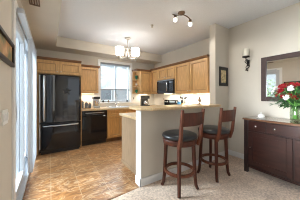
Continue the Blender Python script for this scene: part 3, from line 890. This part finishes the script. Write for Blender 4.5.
for q in (arm[2], arm[12]):
    pl = bpy.data.lights.new('spot_bulb', 'SPOT'); pl.energy = 5.5; pl.color = (1, 0.96, 0.9); pl.shadow_soft_size = 0.03; pl.spot_size = math.radians(172); pl.spot_blend = 0.15
    po = bpy.data.objects.new('spot_bulb', pl); po.location = q + Vector((0, 0, -0.125)); COL.objects.link(po)

cv = thing('ceiling_vent', (-0.155, 2.3, ZS), 'brown slatted vent under the lowered ceiling by the patio door', 'vent')
VA, VB, VC, VD = -0.215, -0.105, 2.12, 2.44
MB().box(VA, VB, VC, VC + 0.015, ZS - 0.012, ZS).box(VA, VB, VD - 0.015, VD, ZS - 0.012, ZS).box(VA, VA + 0.014, VC + 0.015, VD - 0.015, ZS - 0.012, ZS).box(VB - 0.014, VB, VC + 0.015, VD - 0.015, ZS - 0.012, ZS).build('frame', 'vent_brown', cv)
s = MB()
for i in range(3):
    x = VA + 0.022 + i * 0.026
    s.box(x, x + 0.012, VC + 0.015, VD - 0.015, ZS - 0.014, ZS - 0.002)
s.build('slats', 'vent_brown', cv)

# ------------------------------------------------------------------ wall objects
# landscape picture on the left wall
lp = thing('landscape_picture', (XL + 0.015, 1.45, 1.49), 'long landscape picture in dark frame on the left wall', 'picture')
MB().box(XL + 0.001, XL + 0.03, 1.0, 1.86, 1.48, 1.51).box(XL + 0.001, XL + 0.03, 1.0, 1.86, 1.655, 1.685).box(XL + 0.001, XL + 0.03, 1.0, 1.03, 1.51, 1.655).box(XL + 0.001, XL + 0.03, 1.83, 1.86, 1.51, 1.655).build('frame', 'black_frame', lp, 0.004)
MB().box(XL + 0.002, XL + 0.014, 1.03, 1.83, 1.51, 1.655).build('canvas', 'painting', lp)

# small framed picture on the column wall
spx = thing('framed_picture', (2.925, YW - 0.015, 1.42), 'small dark framed picture on the wall by the column', 'picture')
MB().box(2.785, 2.825, YW - 0.025, YW - 0.001, 1.42, 1.80).box(3.025, 3.065, YW - 0.025, YW - 0.001, 1.42, 1.80).box(2.825, 3.025, YW - 0.025, YW - 0.001, 1.42, 1.46).box(2.825, 3.025, YW - 0.025, YW - 0.001, 1.76, 1.80).build('frame', 'black_frame', spx, 0.004)
MB().box(2.825, 3.025, YW - 0.010, YW - 0.002, 1.46, 1.76).build('mat_board', 'black_plastic', spx)
MB().box(2.842, 3.008, YW - 0.013, YW - 0.010, 1.485, 1.735).build('print', 'paper_cream', spx)

# sconce
SY = 1.415
sn = thing('candle_sconce', (XR - 0.06, SY, 1.70), 'black iron wall sconce holding a white pillar candle', 'sconce')
MB().lathe([(0.044, 0), (0.045, 0.002), (0.045, 0.135), (0.04, 0.14), (0.008, 0.136), (0, 0.136)], (XR - 0.10, SY, 1.95), 20).build('candle', 'candle_wax', sn, smooth=True)
MB().lathe([(0.015, 1.92), (0.055, 1.933), (0.062, 1.945), (0.058, 1.95), (0, 1.94)], (XR - 0.10, SY, 0), 20).build('plate', 'dark_iron', sn, smooth=True)
s = MB().tube([(XR - 0.10, SY, 1.93), (XR - 0.10, SY, 1.90), (XR - 0.085, SY, 1.87), (XR - 0.05, SY, 1.855), (XR - 0.02, SY, 1.87)], 0.008, 8)
pts = []
for i in range(22):
    t = i / 21
    pts.append((XR - 0.045 - 0.03 * math.sin(t * 2 * PI), SY + 0.028 * math.sin(t * 2.6 * PI), 1.90 - 0.20 * t))
s.tube(pts, 0.007, 8)
pts = []
for i in range(16):
    t = i / 15
    pts.append((XR - 0.03, SY - 0.02 * math.sin(t * 2 * PI) + 0.012, 1.86 - 0.14 * t))
s.tube(pts, 0.006, 8)
s.ball((XR - 0.045, SY, 1.695), 0.014)
s.build('scroll_arm', 'dark_iron', sn, smooth=True)
MB().box(XR - 0.02, XR - 0.001, SY - 0.022, SY + 0.022, 1.78, 1.89).build('wall_plate', 'dark_iron', sn, 0.004)

# mirror
mi = thing('wall_mirror', (XR - 0.02, 0.6, 1.13), 'large wall mirror in dark brown frame above the console', 'mirror')
MY0, MY1, MZ0, MZ1, MF = -0.05, 1.20, 1.13, 1.885, 0.078
s = MB()
s.box(XR - 0.035, XR - 0.001, MY0, MY0 + MF, MZ0, MZ1).box(XR - 0.035, XR - 0.001, MY1 - MF, MY1, MZ0, MZ1)
s.box(XR - 0.035, XR - 0.001, MY0 + MF, MY1 - MF, MZ0, MZ0 + MF).box(XR - 0.035, XR - 0.001, MY0 + MF, MY1 - MF, MZ1 - MF, MZ1)
s.build('frame', 'frame_brown', mi, 0.008)
MB().box(XR - 0.016, XR - 0.002, MY0 + MF, MY1 - MF, MZ0 + MF, MZ1 - MF).build('glass', 'mirror', mi)

# ------------------------------------------------------------------ bar stools


def make_stool(loc, rz, label):
    st = thing('bar_stool', (0, 0, 0), label, 'bar stool', 'cherry bar stools at the breakfast bar')
    for sx in (-1, 1):
        for sy in (-1, 1):
            pts = [(sx * 0.125, sy * 0.125, 0.65), (sx * 0.132, sy * 0.132, 0.40), (sx * 0.140, sy * 0.140, 0.18), (sx * 0.150, sy * 0.150, 0.06), (sx * 0.165, sy * 0.165, 0.010)]
            MB().tube(pts, [0.027, 0.026, 0.024, 0.022, 0.021], 4, PI / 4).build('leg', 'cherry', st, 0.003)
    MB().lathe([(0.205, 0.60), (0.215, 0.605), (0.222, 0.66), (0.215, 0.672), (0.10, 0.672), (0.10, 0.60)], (0, 0, 0), 36).build('seat_ring', 'cherry', st, smooth=True)
    MB().lathe([(0.19, 0.672), (0.224, 0.68), (0.232, 0.70), (0.222, 0.722), (0.18, 0.738), (0.10, 0.746), (0, 0.748)], (0, 0, 0), 40).build('seat_cushion', 'black_leather', st, smooth=True)
    ring = [(0.187 * math.cos(2 * PI * i / 40), 0.187 * math.sin(2 * PI * i / 40), 0.245) for i in range(40)]
    rg_ = MB()
    # flat hoop
    rg_.lathe([(0.172, 0.228), (0.198, 0.228), (0.202, 0.245), (0.198, 0.262), (0.172, 0.262), (0.172, 0.228)], (0, 0, 0), 40, cap=False)
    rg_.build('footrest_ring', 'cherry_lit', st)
    for sx in (-1, 1):
        pts = [(sx * 0.165, -0.165, 0.59), (sx * 0.172, -0.20, 0.70), (sx * 0.178, -0.215, 0.85), (sx * 0.182, -0.24, 1.06)]
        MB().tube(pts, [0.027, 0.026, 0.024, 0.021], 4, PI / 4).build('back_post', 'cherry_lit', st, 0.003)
    n = 12
    f_, b_ = [], []
    for i in range(n + 1):
        t = -1 + 2 * i / n
        x = 0.172 * t
        y = -0.228 - 0.035 * (1 - t * t)
        f_.append((x, y + 0.009)); b_.append((x, y - 0.009))
    MB().prism(f_ + b_[::-1], 0.865, 1.022).build('backrest', 'cherry', st, 0.004)
    st.location = loc
    st.rotation_euler = (0, 0, rz)
    return st


s1 = make_stool((1.445, 1.505, 0.0), 0.0, 'cherry bar stool nearer the kitchen floor tiles with round black seat')
s2 = copy_tree(s1)
s2.location = (2.12, 1.465, 0.0)
s2.rotation_euler = (0, 0, math.radians(2))
s2['label'] = 'cherry bar stool nearer the column and console with round black seat'

# ------------------------------------------------------------------ console
KX0, KX1, KY0, KY1, KZ = 2.655, 3.09, 0.06, 1.25, 0.87
k = thing('console_cabinet', (2.87, 0.65, 0), 'dark mahogany console sideboard with drawers below the mirror', 'sideboard')


def bow(y):
    t = (y - (KY0 + KY1) / 2) / ((KY1 - KY0) / 2)
    return 0.03 * (1 - t * t)


tp = [(KX1 + 0.012, KY0 - 0.035), (KX1 + 0.012, KY1 + 0.035)]
for i in range(17):
    y = KY1 + 0.035 - (KY1 - KY0 + 0.07) * i / 16
    tp.append((KX0 - 0.03 - bow(min(max(y, KY0), KY1)), y))
MB().prism(tp, KZ - 0.03, KZ).build('top', 'mahogany_top', k, 0.006)
body = [(KX1, KY0), (KX1, KY1)]
for i in range(17):
    y = KY1 - (KY1 - KY0) * i / 16
    body.append((KX0 + 0.012 - bow(y) * 0.9, y))
MB().prism(body, 0.10, KZ - 0.03).build('body', 'mahogany_dark', k, 0.004)
MB().prism([(x - 0.008 if x < KX1 - 0.01 else x, y) for x, y in body], 0.085, 0.115).build('bottom_rail', 'mahogany', k, 0.004)
for x0, x1, y in ((KX0 - 0.02, KX0 + 0.035, KY1 - 0.04), (KX0 - 0.02, KX0 + 0.035, KY0 - 0.015), (KX1 - 0.055, KX1, KY1 - 0.04), (KX1 - 0.055, KX1, KY0 - 0.015)):
    s = MB()
    s.box(x0, x1, y, y + 0.055, 0.10, KZ - 0.03)
    s.prism([(x0, y), (x1, y), (x1, y + 0.055), (x0, y + 0.055)], 0.008, 0.10)
    s.build('leg', 'mahogany_dark', k, 0.004)


def curved_front(y0, y1, z0, z1, off, t, name, parent, m='mahogany', bevel=0.004):
    a, b = [], []
    for i in range(9):
        y = y0 + (y1 - y0) * i / 8
        x = KX0 + 0.012 - bow(y) * 0.9 - off
        a.append((x - t, y)); b.append((x, y))
    return MB().prism(a + b[::-1], z0, z1).build(name, m, parent, bevel)


for y0, y1, kn in ((0.97, 1.205, (1.09,)), (0.345, 0.955, (0.85, 0.45)), (0.10, 0.33, (0.215,))):
    dr = curved_front(y0, y1, 0.685, 0.825, 0.0005, 0.014, 'drawer', k)
    for y in kn:
        knob(dr, 'x', KX0 + 0.012 - bow(y) * 0.9 - 0.015, y, 0.755, 'chrome', 0.016)
for y0, y1, kn in ((0.665, 1.205, 1.165), (0.10, 0.645, 0.14)):
    fr_ = 0.06
    d = curved_front(y0 + fr_, y1 - fr_, 0.14 + fr_, 0.66 - fr_, 0.0005, 0.006, 'door_panel', k)
    dd = curved_front(y0, y0 + fr_, 0.14, 0.66, 0.0005, 0.016, 'door_stile', k)
    dd = curved_front(y1 - fr_, y1, 0.14, 0.66, 0.0005, 0.016, 'door_stile', k)
    curved_front(y0 + fr_, y1 - fr_, 0.14, 0.14 + fr_, 0.0005, 0.016, 'door_rail', k)
    curved_front(y0 + fr_, y1 - fr_, 0.66 - fr_, 0.66, 0.0005, 0.016, 'door_rail', k)
    knob(dd if kn > 0.6 else k, 'x', KX0 + 0.012 - bow(kn) * 0.9 - 0.017, kn, 0.42, 'chrome', 0.009)

# lidded white dish on the console
wd = thing('white_dish', (2.76, 1.07, KZ), 'small white domed dish on a saucer on the console', 'dish')
MB().lathe([(0.03, 0), (0.055, 0.006), (0.062, 0.014), (0.05, 0.012), (0, 0.01)], (2.76, 1.07, KZ), 24).build('saucer', 'white_ceramic', wd, smooth=True)
MB().lathe([(0.030, 0.011), (0.046, 0.028), (0.046, 0.045), (0.036, 0.064), (0.012, 0.076), (0.006, 0.08), (0.012, 0.090), (0, 0.097)], (2.76, 1.07, KZ), 24).build('dome', 'white_ceramic', wd, smooth=True)

# vase and bouquet
VX, VY = 2.88, 0.70
va = tag(MB().lathe([(0.045, 0), (0.058, 0.01), (0.062, 0.10), (0.056, 0.18), (0.066, 0.215), (0.061, 0.215), (0.051, 0.18), (0.057, 0.10), (0.052, 0.014), (0, 0.012)], (VX, VY, KZ), 28).build('flower_vase', 'vase_glass', None, smooth=True, loc=(VX, VY, KZ)), 'clear green tinted glass vase on the console under the mirror', 'vase')
bq = thing('flower_bouquet', (VX, VY, KZ + 0.014), 'bouquet of red, white and pink flowers in the glass vase', 'bouquet')
rnd = random.Random(11)
stems = MB()
heads = []


def bloom_mesh(r, seed):
    s = MB()
    q = random.Random(seed)
    for layer, (nn, tilt, ln) in enumerate(((7, 0.25, 1.0), (6, 0.7, 0.85), (5, 1.1, 0.65))):
        for i in range(nn):
            a = 2 * PI * i / nn + layer * 0.5 + q.uniform(-0.15, 0.15)
            d = Vector((math.cos(a) * math.cos(tilt), math.sin(a) * math.cos(tilt), math.sin(tilt)))
            side = Vector((-math.sin(a), math.cos(a), 0))
            nrm = d.cross(side)
            L = r * ln * q.uniform(0.85, 1.1)
            p0 = Vector((0, 0, 0))
            for th in (1,):
                pts = [p0, d * L * 0.55 + side * L * 0.36 - nrm * L * 0.06, d * L + side * L * 0.18 + nrm * L * 0.08, d * L * 1.03 - side * L * 0.18 + nrm * L * 0.08, d * L * 0.55 - side * L * 0.36 - nrm * L * 0.06]
                s.extrude(pts, nrm * (r * 0.05))
    return s


protos = {}
spots = []
# crown of the bouquet: (angle, distance, height)
cam_dir = Vector((-VX, -VY, 0)).normalized()
tries = 0
while len(spots) < 52 and tries < 4000:
    tries += 1
    u = rnd.uniform(-1, 1); v = rnd.uniform(-1, 1); w = rnd.uniform(-1, 1)
    if u * u + v * v + w * w > 1:
        continue
    p = Vector((VX - 0.03 + 0.19 * u, VY + 0.25 * v, 1.265 + 0.135 * w))
    if p.x > XR - 0.075 or (p - Vector((VX, VY, 1.27))).length < 0.10:
        continue
    if all((p - q).length > 0.06 for q in spots):
        spots.append(p)
spots.sort(key=lambda p: p.z)
for i, p in enumerate(spots):
    rel = p.z - 1.265
    dy = p.y - VY
    cyc = (i * 7) % 10
    front = p.x < VX - 0.05
    if dy > 0.15:
        kind = ('pink', 'white', 'pink', 'red', 'white')[i % 5]
    elif front and i % 4 == 0:
        kind = 'white'
    elif rel < 0.02 and cyc in (0, 4, 5, 9):
        kind = 'leaf'
    else:
        kind = 'red'
    if kind == 'leaf':
        continue
    key = kind
    if key not in protos:
        o = bloom_mesh(0.047 if kind != 'white' else 0.045, len(protos) + 3)
        org = Vector(ORIGIN[bq.name])
        bmesh.ops.translate(o.bm, verts=o.bm.verts, vec=org)
        b = o.build(kind + '_flower', 'petal_' + kind, bq)
        protos[key] = b
    else:
        b = protos[key].copy()
        COL.objects.link(b)
        b.parent = bq
    b.location = p - Vector(ORIGIN[bq.name])
    dirv = (p - Vector((VX, VY, 1.12))).normalized()
    b.rotation_euler = dirv.to_track_quat('Z', 'Y').to_euler()
    b['label'] = kind + ' flower'
for i, p in enumerate(spots):
    a = 2 * PI * i / len(spots)
    stems.tube([(VX + 0.03 * math.cos(a), VY + 0.03 * math.sin(a), KZ + 0.03), (VX + 0.035 * math.cos(a + 2), VY + 0.035 * math.sin(a + 2), KZ + 0.20), p - Vector((0, 0, 0.005))], 0.0035, 5)
stems.build('stems', 'stem_green', bq)['kind'] = 'stuff'
lv = MB()


def leaf(c, d, L, wd_):
    d = d.normalized()
    side = d.cross(Vector((0, 0, 1)))
    side = side.normalized() if side.length > 0.05 else Vector((1, 0, 0))
    nrm = side.cross(d)
    pts = [c, c + d * L * 0.4 + side * wd_ - nrm * 0.004, c + d * L, c + d * L * 0.4 - side * wd_ - nrm * 0.004]
    lv.extrude(pts, nrm * 0.002)


for i in range(520):
    u, v, w = rnd.gauss(0, 0.45), rnd.gauss(0, 0.45), rnd.gauss(-0.25, 0.45)
    p = Vector((VX + 0.17 * max(-1, min(1, u)), VY + 0.235 * max(-1.0, min(1.0, v)), 1.225 + 0.13 * max(-1.0, min(1, w))))
    d = (p - Vector((VX, VY, 1.15))) + Vector((rnd.uniform(-.1, .1), rnd.uniform(-.1, .1), rnd.uniform(-.15, .1)))
    L = rnd.uniform(0.05, 0.095)
    e = p + d.normalized() * L
    if max(p.x, e.x) > XR - 0.05:
        continue
    leaf(p, d, L, rnd.uniform(0.013, 0.024))
lv.build('foliage', 'leaf_green', bq)['kind'] = 'stuff'

# ------------------------------------------------------------------ outside
struct('ground_outside', MB().box(-14, XL - 0.16, -6, 16, -0.25, -0.1).box(XL - 0.16, 12, YB + 0.16, 16, -0.25, -0.1), 'terrace')
nb = thing('neighbour_house', (3.2, 11.0, -0.1), 'pale sided house seen through the kitchen window', 'house')
s = MB()
for i in range(22):
    z = -0.1 + i * 0.2
    s.extrude([(-0.5, 10.6, z), (-0.5, 10.63, z + 0.2), (-0.5, 11.5, z + 0.2), (-0.5, 11.5, z)], (8.5, 0, 0))
s.build('wall', 'siding', nb)
MB().extrude([(-0.8, 10.3, 4.25), (-0.8, 12.0, 5.6), (-0.8, 12.0, 5.75), (-0.8, 10.3, 4.4)], (9.1, 0, 0)).build('roof', 'siding_trim', nb)
for x in (2.6, 4.9):
    wf = MB().box(x - 0.06, x + 1.06, 10.54, 10.61, 0.9, 2.5).build('window', 'white_trim', nb)
    MB().box(x, x + 1.0, 10.53, 10.54, 0.96, 2.44).build('glass', 'grey_glass', wf)


def tree(x, y, h, r, label, seed):
    q = random.Random(seed)
    t = thing('garden_tree', (x, y, -0.1), label, 'tree', 'trees outside the patio door')
    MB().tube([(x, y, -0.1), (x + 0.05, y, h * 0.4), (x, y + 0.05, h * 0.8)], [0.07, 0.05, 0.02], 8).build('trunk', 'tree_bark', t)
    s = MB()
    for i in range(520):
        while True:
            a = Vector((q.uniform(-1, 1), q.uniform(-1, 1), q.uniform(-1, 1)))
            if a.length < 1:
                break
        c = Vector((x, y, h * 0.6)) + Vector((a.x * r, a.y * r, a.z * h * 0.42))
        d = Vector((q.uniform(-1, 1), q.uniform(-1, 1), q.uniform(-1, 1))).normalized()
        e = d.cross(Vector((0.3, 0.5, 0.8))).normalized()
        L = q.uniform(0.07, 0.13)
        s.extrude([c, c + d * L * 0.5 + e * L * 0.35, c + d * L, c + d * L * 0.5 - e * L * 0.35], d.cross(e) * 0.004)
    s.build('foliage', 'tree_leaf', t)


tree(-4.2, 3.65, 2.1, 0.75, 'leafy tree outside the patio door, seen in the mirror', 5)

# dining chair behind the camera, mirrored in the fridge door
dc = thing('dining_chair', (0.86, -1.2, 0.008), 'black slat back dining chair, seen only reflected in the fridge door', 'chair')
for x in (0.64, 1.08):
    MB().tube([(x, -1.42, 0.01), (x, -1.40, 0.45), (x, -1.46, 0.95)], 0.02, 6).build('leg', 'black_plastic', dc)
    MB().tube([(x, -1.0, 0.01), (x, -1.0, 0.44)], 0.02, 6).build('leg', 'black_plastic', dc)
MB().box(0.62, 1.10, -1.44, -0.98, 0.44, 0.48).build('seat', 'black_plastic', dc, 0.01)
for z in (0.60, 0.73, 0.86):
    MB().box(0.64, 1.08, -1.455, -1.43, z, z + 0.08).build('back_slat', 'black_plastic', dc, 0.004)
